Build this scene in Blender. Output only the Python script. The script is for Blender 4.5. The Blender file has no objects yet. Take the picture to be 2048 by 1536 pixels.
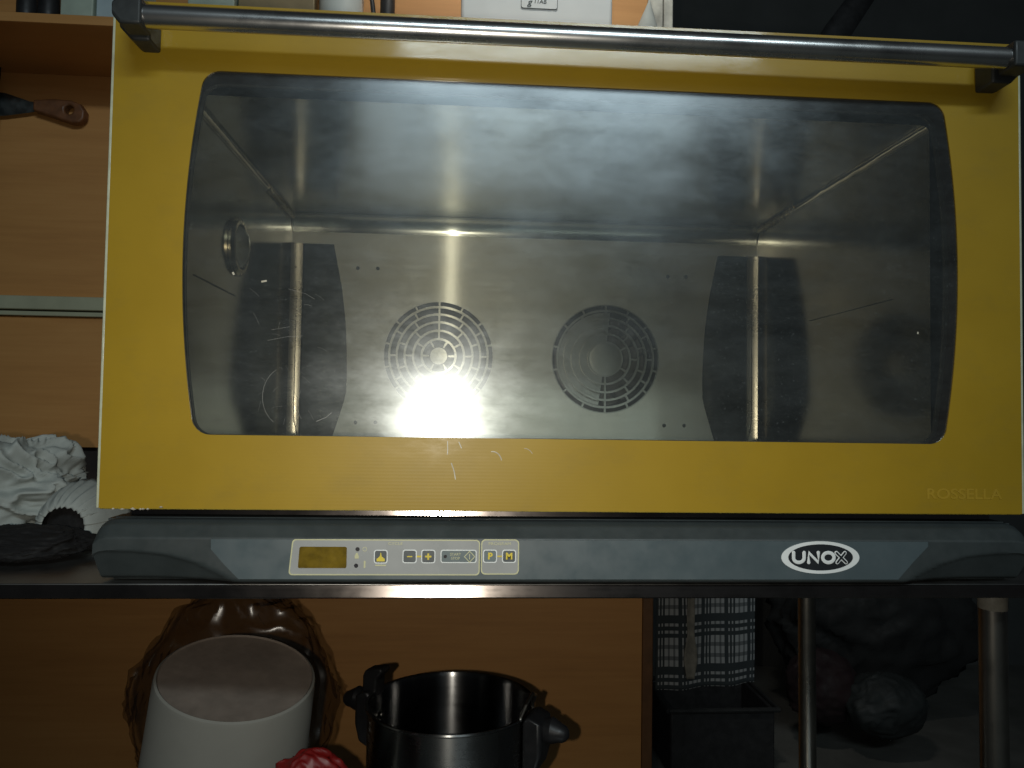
import bpy, bmesh, math, random
from mathutils import Vector, Matrix, noise
random.seed(7)
R = math.radians
scene = bpy.context.scene
COL = scene.collection

# ------------------------------------------------------------------ camera
cam_d = bpy.data.cameras.new('camera')
cam = bpy.data.objects.new('camera', cam_d)
COL.objects.link(cam)
cam_d.sensor_width = 36.0
cam_d.lens = 26.678
cam_d.clip_start = 0.01
cam_d.clip_end = 50.0
m = Matrix(((0.997626, -0.017746, -0.066537), (-0.067140, -0.035880, -0.997098), (0.015307, 0.999199, -0.036986))).to_4x4()
m.translation = (0.29737, -0.64805, 0.08387)
cam.matrix_world = m
scene.camera = cam

# ------------------------------------------------------------------ world (dim kitchen) and lamps
w = bpy.data.worlds.new('World')
scene.world = w
w.use_nodes = True
bg = w.node_tree.nodes['Background']
bg.inputs[0].default_value = (0.80, 0.92, 1.0, 1)
bg.inputs[1].default_value = 0.013

def lamp(name, kind, loc, energy, color, target=None, **kw):
    d = bpy.data.lights.new(name, kind)
    d.energy = energy
    d.color = color
    for k, v in kw.items():
        setattr(d, k, v)
    o = bpy.data.objects.new(name, d)
    COL.objects.link(o)
    o.location = loc
    if target is not None:
        o.rotation_euler = (Vector(target) - Vector(loc)).to_track_quat('-Z', 'Y').to_euler()
    return o

# the telephone's flash beside the lens
lamp('flash_lamp', 'SPOT', (0.262, -0.648, 0.077), 9.0, (1.0, 0.93, 0.80), (0.30, 0.0, 0.085),
     spot_size=R(104), spot_blend=1.0, shadow_soft_size=0.004)
# the kitchen's tube light high behind the photographer
lamp('tube_lamp', 'AREA', (0.76, -2.45, 1.64), 20.0, (0.80, 0.95, 1.0), (0.45, 0.0, 0.36),
     shape='RECTANGLE', size=1.5, size_y=0.16)
# the pale window below it
lamp('window_lamp', 'AREA', (0.55, -2.45, 1.28), 2.8, (0.72, 0.90, 1.0), (0.45, 0.0, 0.34),
     shape='RECTANGLE', size=1.35, size_y=0.55)

# added unseen fill light that brightens the things on the shelf
lamp('shelf_fill', 'AREA', (0.42, 0.30, 1.75), 1.6, (1.0, 0.95, 0.86), (0.46, 0.74, 0.80),
     shape='RECTANGLE', size=0.30, size_y=0.10, spread=R(70))

scene.view_settings.view_transform = 'Standard'
scene.view_settings.look = 'None'
scene.view_settings.exposure = 0.0
scene.view_settings.gamma = 1.0
scene.cycles.max_bounces = 8
scene.cycles.transparent_max_bounces = 16
scene.cycles.glossy_bounces = 5
scene.cycles.caustics_reflective = False
scene.cycles.caustics_refractive = False
scene.cycles.sample_clamp_indirect = 4.0

# ------------------------------------------------------------------ materials
MATS = {}
def new_mat(name):
    mt = bpy.data.materials.new(name)
    mt.use_nodes = True
    nt = mt.node_tree
    b = nt.nodes['Principled BSDF']
    MATS[name] = mt
    return mt, nt, b

def coords(nt, scale=(1, 1, 1), kind='Object'):
    tc = nt.nodes.new('ShaderNodeTexCoord')
    mp = nt.nodes.new('ShaderNodeMapping')
    mp.inputs['Scale'].default_value = scale
    nt.links.new(tc.outputs[kind], mp.inputs[0])
    return mp.outputs[0]

def noise_tex(nt, vec, scale, detail=4, rough=0.55):
    n = nt.nodes.new('ShaderNodeTexNoise')
    n.inputs['Scale'].default_value = scale
    n.inputs['Detail'].default_value = detail
    n.inputs['Roughness'].default_value = rough
    nt.links.new(vec, n.inputs['Vector'])
    return n.outputs[0]

def ramp(nt, fac, stops):
    r = nt.nodes.new('ShaderNodeValToRGB')
    e = r.color_ramp.elements
    while len(e) < len(stops):
        e.new(0.5)
    for i, (p, c) in enumerate(stops):
        e[i].position = p
        e[i].color = c if len(c) == 4 else (*c, 1)
    nt.links.new(fac, r.inputs[0])
    return r.outputs[0]

def rng(nt, fac, a, b):
    n = nt.nodes.new('ShaderNodeMapRange')
    n.inputs['From Min'].default_value = 0.3
    n.inputs['From Max'].default_value = 0.7
    n.inputs['To Min'].default_value = a
    n.inputs['To Max'].default_value = b
    nt.links.new(fac, n.inputs['Value'])
    return n.outputs[0]

def bump(nt, b, h, strength=0.2, dist=0.001, prev=None):
    n = nt.nodes.new('ShaderNodeBump')
    n.inputs['Strength'].default_value = strength
    n.inputs['Distance'].default_value = dist
    nt.links.new(h, n.inputs['Height'])
    if prev is not None:
        nt.links.new(prev, n.inputs['Normal'])
    if b is not None:
        nt.links.new(n.outputs[0], b.inputs['Normal'])
    return n.outputs[0]

def plain(name, col, rough=0.5, metal=0.0, var=0.15, scale=30, bmp=0.0, **kw):
    """a plain procedural material: base colour with a little mottling, roughness wear and optional fine relief"""
    mt, nt, b = new_mat(name)
    v = coords(nt)
    n = noise_tex(nt, v, scale)
    lo = tuple(c * (1 - var) for c in col)
    hi = tuple(min(1, c * (1 + var)) for c in col)
    nt.links.new(ramp(nt, n, [(0.3, lo), (0.7, hi)]), b.inputs['Base Color'])
    nt.links.new(rng(nt, noise_tex(nt, v, scale * 2.3), max(0.02, rough * 0.8), min(1, rough * 1.2)), b.inputs['Roughness'])
    b.inputs['Metallic'].default_value = metal
    if bmp:
        bump(nt, b, noise_tex(nt, v, scale * 4), bmp, 0.001)
    for k, val in kw.items():
        b.inputs[k].default_value = val
    return mt

def brushed(name, col, rough, sc, wave=0.0, wscale=(3, 3, 3), fb=0.08, grime=0.25, tangent=None, aniso=0.0, sharp=None):
    """stainless steel: brushed lines along one axis, grease that changes the gloss, slightly buckled sheet"""
    mt, nt, b = new_mat(name)
    v = coords(nt, sc)
    fine = noise_tex(nt, v, 1.0, 3)
    v2 = coords(nt)
    big = noise_tex(nt, v2, 14, 6, 0.65)
    b.inputs['Metallic'].default_value = 1.0
    lo = tuple(c * (1 - grime) for c in col)
    nt.links.new(ramp(nt, big, [(0.32, lo), (0.62, col)]), b.inputs['Base Color'])
    mx = nt.nodes.new('ShaderNodeMath'); mx.operation = 'MULTIPLY_ADD'
    nt.links.new(fine, mx.inputs[0]); mx.inputs[1].default_value = 0.35
    nt.links.new(big, mx.inputs[2])
    nt.links.new(rng(nt, mx.outputs[0], rough * 0.75, rough * 1.25), b.inputs['Roughness'])
    if tangent:
        tg = nt.nodes.new('ShaderNodeCombineXYZ')
        for i in range(3): tg.inputs[i].default_value = tangent[i]
        nt.links.new(tg.outputs[0], b.inputs['Tangent'])
        b.inputs['Anisotropic'].default_value = aniso
    p = bump(nt, None, fine, fb, 0.0004)
    if wave:
        wv = noise_tex(nt, coords(nt, wscale), 1.0, 2, 0.4)
        p = bump(nt, None, wv, wave, 0.01, p)
    nt.links.new(p, b.inputs['Normal'])
    if sharp:                                   # a second, narrower brushed lobe from the polished ridges
        g = nt.nodes.new('ShaderNodeBsdfAnisotropic')
        g.inputs['Roughness'].default_value = sharp[1]
        g.inputs['Anisotropy'].default_value = sharp[2]
        g.inputs['Rotation'].default_value = 0.25
        g.inputs['Color'].default_value = (*col, 1)
        nt.links.new(tg.outputs[0], g.inputs['Tangent'])
        nt.links.new(p, g.inputs['Normal'])
        ms_ = nt.nodes.new('ShaderNodeMixShader'); ms_.inputs[0].default_value = sharp[0]
        nt.links.new(b.outputs[0], ms_.inputs[1]); nt.links.new(g.outputs[0], ms_.inputs[2])
        nt.links.new(ms_.outputs[0], nt.nodes['Material Output'].inputs[0])
    return mt

# yellow screen-printed glass: fine horizontal print lines below a glossy greasy surface
mt, nt, b = new_mat('yellow_glass')
v = coords(nt)
n1 = noise_tex(nt, v, 9, 5)
base = ramp(nt, n1, [(0.3, (0.350, 0.224, 0.014)), (0.7, (0.405, 0.262, 0.019))])
gm = ramp(nt, noise_tex(nt, coords(nt, (1, 1, 1.6)), 16, 12, 0.75), [(0.50, (0, 0, 0)), (0.72, (0.30, 0.30, 0.30))])
mg = nt.nodes.new('ShaderNodeMix'); mg.data_type = 'RGBA'
nt.links.new(gm, mg.inputs[0]); nt.links.new(base, mg.inputs[6]); mg.inputs[7].default_value = (0.26, 0.185, 0.035, 1)
nt.links.new(mg.outputs[2], b.inputs['Base Color'])
wv = nt.nodes.new('ShaderNodeTexWave'); wv.wave_type = 'BANDS'; wv.bands_direction = 'Z'
wv.inputs['Scale'].default_value = 110
nt.links.new(coords(nt), wv.inputs['Vector'])
bump(nt, b, wv.outputs[1], 0.035, 0.0004)
b.inputs['Roughness'].default_value = 0.42
b.inputs['Specular IOR Level'].default_value = 0.35
b.inputs['Coat Weight'].default_value = 0.36
nt.links.new(rng(nt, noise_tex(nt, coords(nt, (3, 3, 9)), 8, 8, 0.7), 0.03, 0.16), b.inputs['Coat Roughness'])

def glass_mat(name, gloss, smear, haze, tint=(0.95, 0.948, 0.925)):
    """window glass: light passes straight through, a clear reflection, a greasy blurred one and a thin film of dust"""
    mt, nt, b = new_mat(name)
    nt.nodes.remove(b)
    out = nt.nodes['Material Output']
    tr = nt.nodes.new('ShaderNodeBsdfTransparent'); tr.inputs[0].default_value = (*tint, 1)
    g1 = nt.nodes.new('ShaderNodeBsdfGlossy'); g1.inputs['Roughness'].default_value = 0.075
    g2 = nt.nodes.new('ShaderNodeBsdfGlossy')
    v = coords(nt)
    n = noise_tex(nt, coords(nt, (2, 2, 4)), 6, 9, 0.72)
    nt.links.new(rng(nt, n, 0.16, 0.28), g2.inputs['Roughness'])
    g2.inputs['Color'].default_value = (0.86, 0.95, 1.0, 1)
    df = nt.nodes.new('ShaderNodeBsdfDiffuse'); df.inputs[0].default_value = (0.52, 0.60, 0.62, 1)
    fr = nt.nodes.new('ShaderNodeFresnel'); fr.inputs[0].default_value = 1.5
    mul = nt.nodes.new('ShaderNodeMath'); mul.operation = 'MULTIPLY'; mul.inputs[1].default_value = gloss
    nt.links.new(fr.outputs[0], mul.inputs[0])
    stk = noise_tex(nt, coords(nt, (1.5, 1, 7)), 5, 8, 0.7)
    stk.node.inputs['Distortion'].default_value = 1.2
    mul2 = nt.nodes.new('ShaderNodeMath'); mul2.operation = 'MULTIPLY'
    nt.links.new(rng(nt, stk, 0.45, 1.35), mul2.inputs[1]); nt.links.new(mul.outputs[0], mul2.inputs[0]); mul = mul2
    nt.links.new(rng(nt, noise_tex(nt, v, 22, 9, 0.7), 0.05, 0.15), g1.inputs['Roughness'])
    a = nt.nodes.new('ShaderNodeMixShader'); nt.links.new(mul.outputs[0], a.inputs[0])
    nt.links.new(tr.outputs[0], a.inputs[1]); nt.links.new(g1.outputs[0], a.inputs[2])
    c = nt.nodes.new('ShaderNodeMixShader'); nt.links.new(rng(nt, n, smear * 0.6, smear * 1.4), c.inputs[0])
    nt.links.new(a.outputs[0], c.inputs[1]); nt.links.new(g2.outputs[0], c.inputs[2])
    d = nt.nodes.new('ShaderNodeMixShader')
    nt.links.new(rng(nt, noise_tex(nt, coords(nt, (1, 1, 2.5)), 11, 9, 0.75), haze * 0.3, haze * 1.7), d.inputs[0])
    sk = noise_tex(nt, v, 520, 2, 0.5)
    skr = ramp(nt, sk, [(0.66, (0, 0, 0)), (0.76, (1, 1, 1))])
    ad = nt.nodes.new('ShaderNodeMath'); ad.operation = 'MULTIPLY_ADD'; ad.inputs[1].default_value = haze * 3.0
    nt.links.new(skr, ad.inputs[0]); nt.links.new(d.inputs[0].links[0].from_socket, ad.inputs[2])
    nt.links.new(ad.outputs[0], d.inputs[0])
    nt.links.new(c.outputs[0], d.inputs[1]); nt.links.new(df.outputs[0], d.inputs[2])
    nt.links.new(d.outputs[0], out.inputs[0])
    return mt
glass_mat('outer_glass', 1.5, 0.085, 0.032)
glass_mat('inner_glass', 0.8, 0.015, 0.012, (0.92, 0.92, 0.89))

mt, nt, b = new_mat('clear_side')
nt.nodes.remove(b)
tr = nt.nodes.new('ShaderNodeBsdfTransparent'); tr.inputs[0].default_value = (0.98, 0.99, 0.985, 1)
nt.links.new(tr.outputs[0], nt.nodes['Material Output'].inputs[0])
brushed('steel_bar', (0.80, 0.80, 0.79), 0.22, (2, 400, 400))
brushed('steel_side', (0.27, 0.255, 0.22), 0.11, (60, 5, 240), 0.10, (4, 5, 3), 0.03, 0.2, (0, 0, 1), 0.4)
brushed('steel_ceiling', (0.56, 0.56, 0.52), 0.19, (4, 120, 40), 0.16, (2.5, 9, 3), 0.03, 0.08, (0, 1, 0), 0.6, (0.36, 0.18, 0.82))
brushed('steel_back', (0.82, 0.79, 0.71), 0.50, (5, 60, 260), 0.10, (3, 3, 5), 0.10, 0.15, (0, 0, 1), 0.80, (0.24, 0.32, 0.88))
brushed('steel_plate', (0.46, 0.45, 0.41), 0.36, (5, 60, 260), 0.05, (3, 3, 4), 0.06, 0.2, (0, 0, 1), 0.8)
brushed('steel_fillet', (0.60, 0.55, 0.45), 0.12, (60, 40, 6), 0.30, (20, 16, 9), 0.03)
plain('steel_bead', (0.85, 0.76, 0.56), 0.30, 1.0, 0.1, 60)
brushed('steel_post', (0.36, 0.32, 0.26), 0.24, (60, 60, 200), 0.10, (20, 20, 9), 0.04, 0.2, (0, 0, 1), 0.25)
brushed('steel_casing', (0.50, 0.51, 0.51), 0.30, (6, 200, 200))
brushed('steel_table', (0.40, 0.40, 0.39), 0.30, (4, 300, 300))
brushed('steel_leg', (0.38, 0.36, 0.32), 0.26, (300, 300, 5))
brushed('steel_pot', (0.34, 0.34, 0.33), 0.22, (5, 5, 300), 0, (1, 1, 1), 0.05, 0.2, (0, 0, 1), 0.9)
brushed('steel_edge', (0.34, 0.30, 0.28), 0.12, (4, 300, 300), fb=0.04)
brushed('steel_pot_shaded', (0.22, 0.22, 0.22), 0.19, (5, 5, 300), 0, (1, 1, 1), 0.04, 0.2, (0, 0, 1), 0.9)  # the pot's steel again, darkened to put in the shade inside
plain('scorched_steel', (0.030, 0.034, 0.032), 0.42, 0.6, 0.4, 40)
plain('fan_grey', (0.13, 0.13, 0.12), 0.45, 0.3, 0.3, 40)
plain('door_inside', (0.030, 0.022, 0.016), 0.7, 0.0, 0.3, 30, **{'Specular IOR Level': 0.2})
plain('gasket', (0.06, 0.058, 0.052), 0.45, 0.3, 0.2, 30)
plain('handle_plastic', (0.030, 0.034, 0.035), 0.48, 0, 0.2, 60, 0.05)
plain('panel_plastic', (0.040, 0.050, 0.052), 0.45, 0, 0.12, 40, 0.04)
plain('panel_film', (0.070, 0.098, 0.110), 0.42, 0, 0.06, 25, **{'Specular IOR Level': 0.9})
plain('key_film', (0.36, 0.375, 0.375), 0.28, 0, 0.05, 25)
plain('key_print', (0.58, 0.58, 0.36), 0.4, 0, 0.05, 60)
plain('key_yellow', (0.72, 0.58, 0.06), 0.4, 0, 0.05, 60)
plain('key_grey', (0.10, 0.115, 0.12), 0.35, 0, 0.08, 60)
plain('key_teal', (0.15, 0.19, 0.20), 0.35, 0, 0.08, 60)
plain('led_dark', (0.03, 0.03, 0.035), 0.3, 0, 0.1, 60)
plain('display_amber', (0.155, 0.105, 0.012), 0.18, 0, 0.35, 90)
plain('logo_white', (0.80, 0.85, 0.86), 0.35, 0, 0.04, 60)
plain('logo_dark', (0.022, 0.026, 0.030), 0.3, 0, 0.1, 60)
plain('letter_yellow', (0.425, 0.275, 0.025), 0.4, 0, 0.05, 60)
plain('glass_edge_yellow', (0.42, 0.34, 0.05), 0.3, 0, 0.2, 50)
plain('glass_edge', (0.55, 0.58, 0.44), 0.25, 0, 0.2, 50)
plain('residue_glint', (0.50, 0.47, 0.38), 0.35, 0, 0.2, 80)
plain('scratch_grey', (0.30, 0.30, 0.28), 0.5, 0, 0.3, 80)
plain('lamp_glass', (0.16, 0.15, 0.12), 0.10, 0, 0.1, 30)
plain('lamp_ring', (0.42, 0.36, 0.26), 0.28, 1.0, 0.2, 30)
plain('seam_dark', (0.03, 0.026, 0.022), 0.5, 0, 0.2, 30)
plain('cream_trim', (0.42, 0.43, 0.30), 0.5, 0, 0.08, 20)
plain('dark_board', (0.040, 0.028, 0.022), 0.6, 0, 0.3, 20, 0.1)
plain('brown_edge', (0.16, 0.075, 0.030), 0.55, 0, 0.2, 30)
plain('pale_strip', (0.50, 0.50, 0.44), 0.6, 0, 0.45, 26, 0.2)
plain('scale_white', (0.62, 0.66, 0.66), 0.4, 0, 0.04, 12)
plain('scale_label', (0.66, 0.70, 0.70), 0.3, 0, 0.03, 30)
plain('ink', (0.03, 0.045, 0.045), 0.5, 0, 0.1, 50)
plain('jar_white', (0.55, 0.60, 0.58), 0.35, 0, 0.06, 20)
plain('box_green', (0.42, 0.50, 0.42), 0.5, 0, 0.15, 20)
plain('box_blue', (0.45, 0.56, 0.60), 0.5, 0, 0.1, 20)
plain('black_item', (0.020, 0.020, 0.021), 0.5, 0, 0.3, 30)
plain('carton_olive', (0.24, 0.19, 0.10), 0.6, 0, 0.15, 20)
plain('cloth_white', (0.36, 0.39, 0.37), 0.9, 0, 0.10, 40, 0.25)
plain('cloth_black', (0.004, 0.004, 0.0045), 0.9, 0, 0.2, 60)
plain('cloth_red', (0.17, 0.005, 0.004), 0.5, 0, 0.3, 20)
plain('sack_grey', (0.014, 0.015, 0.015), 0.8, 0, 0.3, 10)
plain('sack_red', (0.012, 0.003, 0.004), 0.8, 0, 0.3, 10)
plain('sack_teal', (0.016, 0.020, 0.020), 0.7, 0, 0.3, 10)
plain('room_wall', (0.07, 0.074, 0.072), 0.8, 0, 0.15, 3, 0.1)
plain('floor_dark', (0.11, 0.11, 0.10), 0.6, 0, 0.3, 4, 0.1)
plain('can_white', (0.255, 0.25, 0.222), 0.45, 0, 0.06, 10)
plain('can_base', (0.21, 0.17, 0.14), 0.75, 0, 0.15, 40, 0.15)  # base coloured browner and darker than the canister's side
plain('handle_black', (0.012, 0.012, 0.013), 0.42, 0, 0.2, 40)
plain('blade_steel', (0.16, 0.18, 0.18), 0.4, 1.0, 0.3, 30)
plain('scraper_wood', (0.16, 0.065, 0.026), 0.5, 0, 0.35, 50)
plain('scraper_hole', (0.05, 0.016, 0.012), 0.6, 0, 0.3, 50)
plain('crumb', (0.55, 0.52, 0.44), 0.8, 0, 0.2, 200)
plain('strip_and_glint', (0.19, 0.18, 0.15), 0.6, 0, 0.3, 60)  # pale tone of the torn strip and of the leg's painted glint

# laminated wood
mt, nt, b = new_mat('wood')
v = coords(nt, (1.2, 4, 9))
n1 = noise_tex(nt, v, 3.0, 8, 0.6)
n2 = noise_tex(nt, coords(nt, (5, 5, 150)), 1.0, 4, 0.6)
mx = nt.nodes.new('ShaderNodeMix'); mx.inputs[0].default_value = 0.35
nt.links.new(n1, mx.inputs[2]); nt.links.new(n2, mx.inputs[3])
nt.links.new(ramp(nt, mx.outputs[0], [(0.34, (0.50, 0.240, 0.074)), (0.5, (0.56, 0.275, 0.086)), (0.66, (0.60, 0.305, 0.100))]), b.inputs['Base Color'])
b.inputs['Roughness'].default_value = 0.5
bump(nt, b, n2, 0.05, 0.0005)

# checked kitchen towel: woven pale and dark stripes
mt, nt, b = new_mat('towel_check')
tc = nt.nodes.new('ShaderNodeTexCoord')
sp = nt.nodes.new('ShaderNodeSeparateXYZ'); nt.links.new(tc.outputs['UV'], sp.inputs[0])
def stripes(sock, period, pattern):
    mm = nt.nodes.new('ShaderNodeMath'); mm.operation = 'FRACT'
    ml = nt.nodes.new('ShaderNodeMath'); ml.operation = 'MULTIPLY'; ml.inputs[1].default_value = period
    nt.links.new(sock, ml.inputs[0]); nt.links.new(ml.outputs[0], mm.inputs[0])
    r = nt.nodes.new('ShaderNodeValToRGB'); r.color_ramp.interpolation = 'CONSTANT'
    e = r.color_ramp.elements
    while len(e) < len(pattern): e.new(0.5)
    for i, (p, c) in enumerate(pattern):
        e[i].position = p; e[i].color = (c, c, c, 1)
    nt.links.new(mm.outputs[0], r.inputs[0])
    return r.outputs[0]
pat = [(0.0, 0), (0.10, 1), (0.16, 0), (0.24, 1), (0.30, 0), (0.38, 1), (0.52, 0.35), (0.60, 1), (0.74, 0.35), (0.82, 1), (0.94, 0)]
su = stripes(sp.outputs[0], 4.3, pat); sv = stripes(sp.outputs[1], 3.4, pat)
mu = nt.nodes.new('ShaderNodeMix'); mu.data_type = 'RGBA'; mu.blend_type = 'MULTIPLY'; mu.inputs[0].default_value = 1.0
nt.links.new(su, mu.inputs[6]); nt.links.new(sv, mu.inputs[7])
nt.links.new(ramp(nt, mu.outputs[2], [(0.0, (0.035, 0.045, 0.05)), (1.0, (0.34, 0.36, 0.37))]), b.inputs['Base Color'])
b.inputs['Roughness'].default_value = 0.9
bump(nt, b, noise_tex(nt, coords(nt), 300), 0.2, 0.0005)

# thin clear plastic bag
mt, nt, b = new_mat('clear_bag')
nt.nodes.remove(b)
out = nt.nodes['Material Output']
tr = nt.nodes.new('ShaderNodeBsdfTransparent'); tr.inputs[0].default_value = (0.72, 0.70, 0.67, 1)
gl = nt.nodes.new('ShaderNodeBsdfGlossy'); gl.inputs['Roughness'].default_value = 0.24
ms = nt.nodes.new('ShaderNodeMixShader')
ms.inputs[0].default_value = 0.055; nt.links.new(tr.outputs[0], ms.inputs[1]); nt.links.new(gl.outputs[0], ms.inputs[2])
nt.links.new(ms.outputs[0], out.inputs[0])

# ------------------------------------------------------------------ mesh helpers
class MB:
    """collects shapes and links them as one mesh object"""
    def __init__(self):
        self.v = []; self.f = []; self.uv = None
    def add(self, vs, fs):
        o = len(self.v)
        self.v += [tuple(p) for p in vs]
        self.f += [tuple(i + o for i in f) for f in fs]
        return self
    def box(self, x0, x1, y0, y1, z0, z1):
        return self.add([(x0, y0, z0), (x1, y0, z0), (x1, y1, z0), (x0, y1, z0), (x0, y0, z1), (x1, y0, z1), (x1, y1, z1), (x0, y1, z1)],
                        [(0, 3, 2, 1), (4, 5, 6, 7), (0, 1, 5, 4), (1, 2, 6, 5), (2, 3, 7, 6), (3, 0, 4, 7)])
    def prism(self, poly, y0, y1, holes=()):
        """(x, z) outline with holes, extruded from y0 (front) to y1"""
        bm = bmesh.new()
        loops = []
        edges = []
        for lp in [poly, *holes]:
            vs = [bm.verts.new((p[0], y0, p[1])) for p in lp]
            loops.append(vs)
            for i in range(len(vs)):
                edges.append(bm.edges.new((vs[i], vs[(i + 1) % len(vs)])))
        bmesh.ops.triangle_fill(bm, use_beauty=True, use_dissolve=False, edges=edges)
        bm.verts.index_update()
        n = len(bm.verts)
        vs = [tuple(x.co) for x in bm.verts]
        fs = []
        for f in bm.faces:
            idx = [x.index for x in f.verts]
            a, b_, c = [Vector(vs[i]) for i in idx[:3]]
            if (b_ - a).cross(c - a).y > 0:
                idx.reverse()
            fs.append(idx)
        vs2 = vs + [(x, y1, z) for x, y, z in vs]
        back = [[i + n for i in reversed(f)] for f in fs]
        side = []
        for li, lp in enumerate(loops):
            ids = [x.index for x in lp]
            area = sum(vs[ids[i]][0] * vs[ids[(i + 1) % len(ids)]][2] - vs[ids[(i + 1) % len(ids)]][0] * vs[ids[i]][2] for i in range(len(ids)))
            ccw = area > 0
            for i in range(len(ids)):
                a, c = ids[i], ids[(i + 1) % len(ids)]
                q = (c, a, a + n, c + n)
                if (li == 0) != ccw: q = tuple(reversed(q))
                side.append(q)
        bm.free()
        return self.add(vs2, fs + back + side)
    def tube(self, pts, r, seg=12, rnd=False, radii=None, flat=1.0):
        pts = [Vector(p) for p in pts]
        rs = list(radii) if radii else [r] * len(pts)
        if rnd:
            d0 = (pts[0] - pts[1]).normalized(); d1 = (pts[-1] - pts[-2]).normalized()
            pre, prr, post, por = [], [], [], []
            for a in (80, 55, 28):
                pre.append(pts[0] + d0 * rs[0] * math.sin(R(a))); prr.append(rs[0] * math.cos(R(a)))
            for a in (28, 55, 80):
                post.append(pts[-1] + d1 * rs[-1] * math.sin(R(a))); por.append(rs[-1] * math.cos(R(a)))
            pts = pre + pts + post; rs = prr + rs + por
        n = len(pts)
        up = None
        rings = []
        for i, p in enumerate(pts):
            t = (pts[min(i + 1, n - 1)] - pts[max(i - 1, 0)]).normalized()
            if up is None:
                up = Vector((0, 0, 1)) if abs(t.z) < 0.9 else Vector((0, 1, 0))
            s = t.cross(up).normalized(); u = s.cross(t).normalized(); up = u
            ring = []
            for k in range(seg):
                a = 2 * math.pi * k / seg
                o = s * math.cos(a) * rs[i] + u * math.sin(a) * rs[i]
                o.y *= flat
                ring.append(tuple(p + o))
            rings.append(ring)
        vs = [q for rg in rings for q in rg]
        fs = []
        for i in range(n - 1):
            for k in range(seg):
                a = i * seg + k; b_ = i * seg + (k + 1) % seg
                fs.append((a, b_, b_ + seg, a + seg))
        fs.append(tuple(reversed(range(seg)))); fs.append(tuple(range((n - 1) * seg, n * seg)))
        return self.add(vs, fs)
    def lathe(self, prof, c=(0, 0, 0), seg=48, axis='Z', close=True):
        """(radius, height) profile turned about an axis through c"""
        vs = []; fs = []
        n = len(prof)
        for k in range(seg):
            a = 2 * math.pi * k / seg
            for r, h in prof:
                if axis == 'Z': vs.append((c[0] + r * math.cos(a), c[1] + r * math.sin(a), c[2] + h))
                elif axis == 'Y': vs.append((c[0] + r * math.cos(a), c[1] + h, c[2] + r * math.sin(a)))
                else: vs.append((c[0] + h, c[1] + r * math.cos(a), c[2] + r * math.sin(a)))
        for k in range(seg):
            for i in range(n - 1):
                a = k * n + i; b_ = ((k + 1) % seg) * n + i
                fs.append((a, b_, b_ + 1, a + 1))
        return self.add(vs, fs)
    def grid(self, fn, nu, nv):
        vs = [fn(i / (nu - 1), j / (nv - 1)) for j in range(nv) for i in range(nu)]
        fs = [(j * nu + i, j * nu + i + 1, (j + 1) * nu + i + 1, (j + 1) * nu + i) for j in range(nv - 1) for i in range(nu - 1)]
        self.add(vs, fs)
        self.uv = (nu, nv)
        return self
    def build(self, name, mat, parent=None, smooth=False, bevel=0.0, seg=2, angle=35):
        me = bpy.data.meshes.new(name)
        me.from_pydata(self.v, [], self.f)
        if self.uv:
            nu, nv = self.uv
            l = me.uv_layers.new()
            for lo in me.loops:
                i = lo.vertex_index
                l.data[lo.index].uv = ((i % nu) / (nu - 1), (i // nu) / (nv - 1))
        me.update()
        bm = bmesh.new(); bm.from_mesh(me)
        bmesh.ops.remove_doubles(bm, verts=bm.verts, dist=1e-6)
        bmesh.ops.recalc_face_normals(bm, faces=bm.faces)
        bm.to_mesh(me); bm.free()
        me.materials.append(MATS[mat])
        o = bpy.data.objects.new(name, me)
        COL.objects.link(o)
        if parent is not None: o.parent = parent
        if bevel:
            md = o.modifiers.new('bevel', 'BEVEL'); md.width = bevel; md.segments = seg; md.limit_method = 'ANGLE'; md.angle_limit = R(40)
        if smooth or bevel:
            for p in me.polygons: p.use_smooth = True
            try:
                me.set_sharp_from_angle(angle=R(angle))
            except Exception:
                pass
        return o

def thing(name, label, cat, loc=(0, 0, 0), rot=(0, 0, 0), group=None):
    o = bpy.data.objects.new(name, None)
    COL.objects.link(o)
    o.empty_display_size = 0.05
    o.location = loc; o.rotation_euler = rot
    return tag(o, label, cat, group)
def tag(o, label, cat, group=None):
    o['label'] = label; o['category'] = cat
    if group: o['group'] = group
    return o
def struct(o):
    o['kind'] = 'structure'
    return o

def text_mesh(name, body, size, loc, mat, parent, align='CENTER', offset=0.0, sx=1.0, depth=0.0001, shear=0.0):
    cu = bpy.data.curves.new(name, 'FONT')
    cu.body = body; cu.size = size; cu.align_x = align; cu.align_y = 'CENTER'
    cu.extrude = depth; cu.offset = offset; cu.shear = shear
    t = bpy.data.objects.new(name + '_tmp', cu)
    COL.objects.link(t)
    bpy.context.view_layer.update()
    me = bpy.data.meshes.new_from_object(t.evaluated_get(bpy.context.evaluated_depsgraph_get()))
    bpy.data.objects.remove(t); bpy.data.curves.remove(cu)
    for vv in me.vertices:
        x, y, z = vv.co
        vv.co = (loc[0] + x * sx, loc[1] - z, loc[2] + y)
    me.materials.clear(); me.materials.append(MATS[mat])
    o = bpy.data.objects.new(name, me)
    COL.objects.link(o); o.parent = parent
    return o

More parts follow.
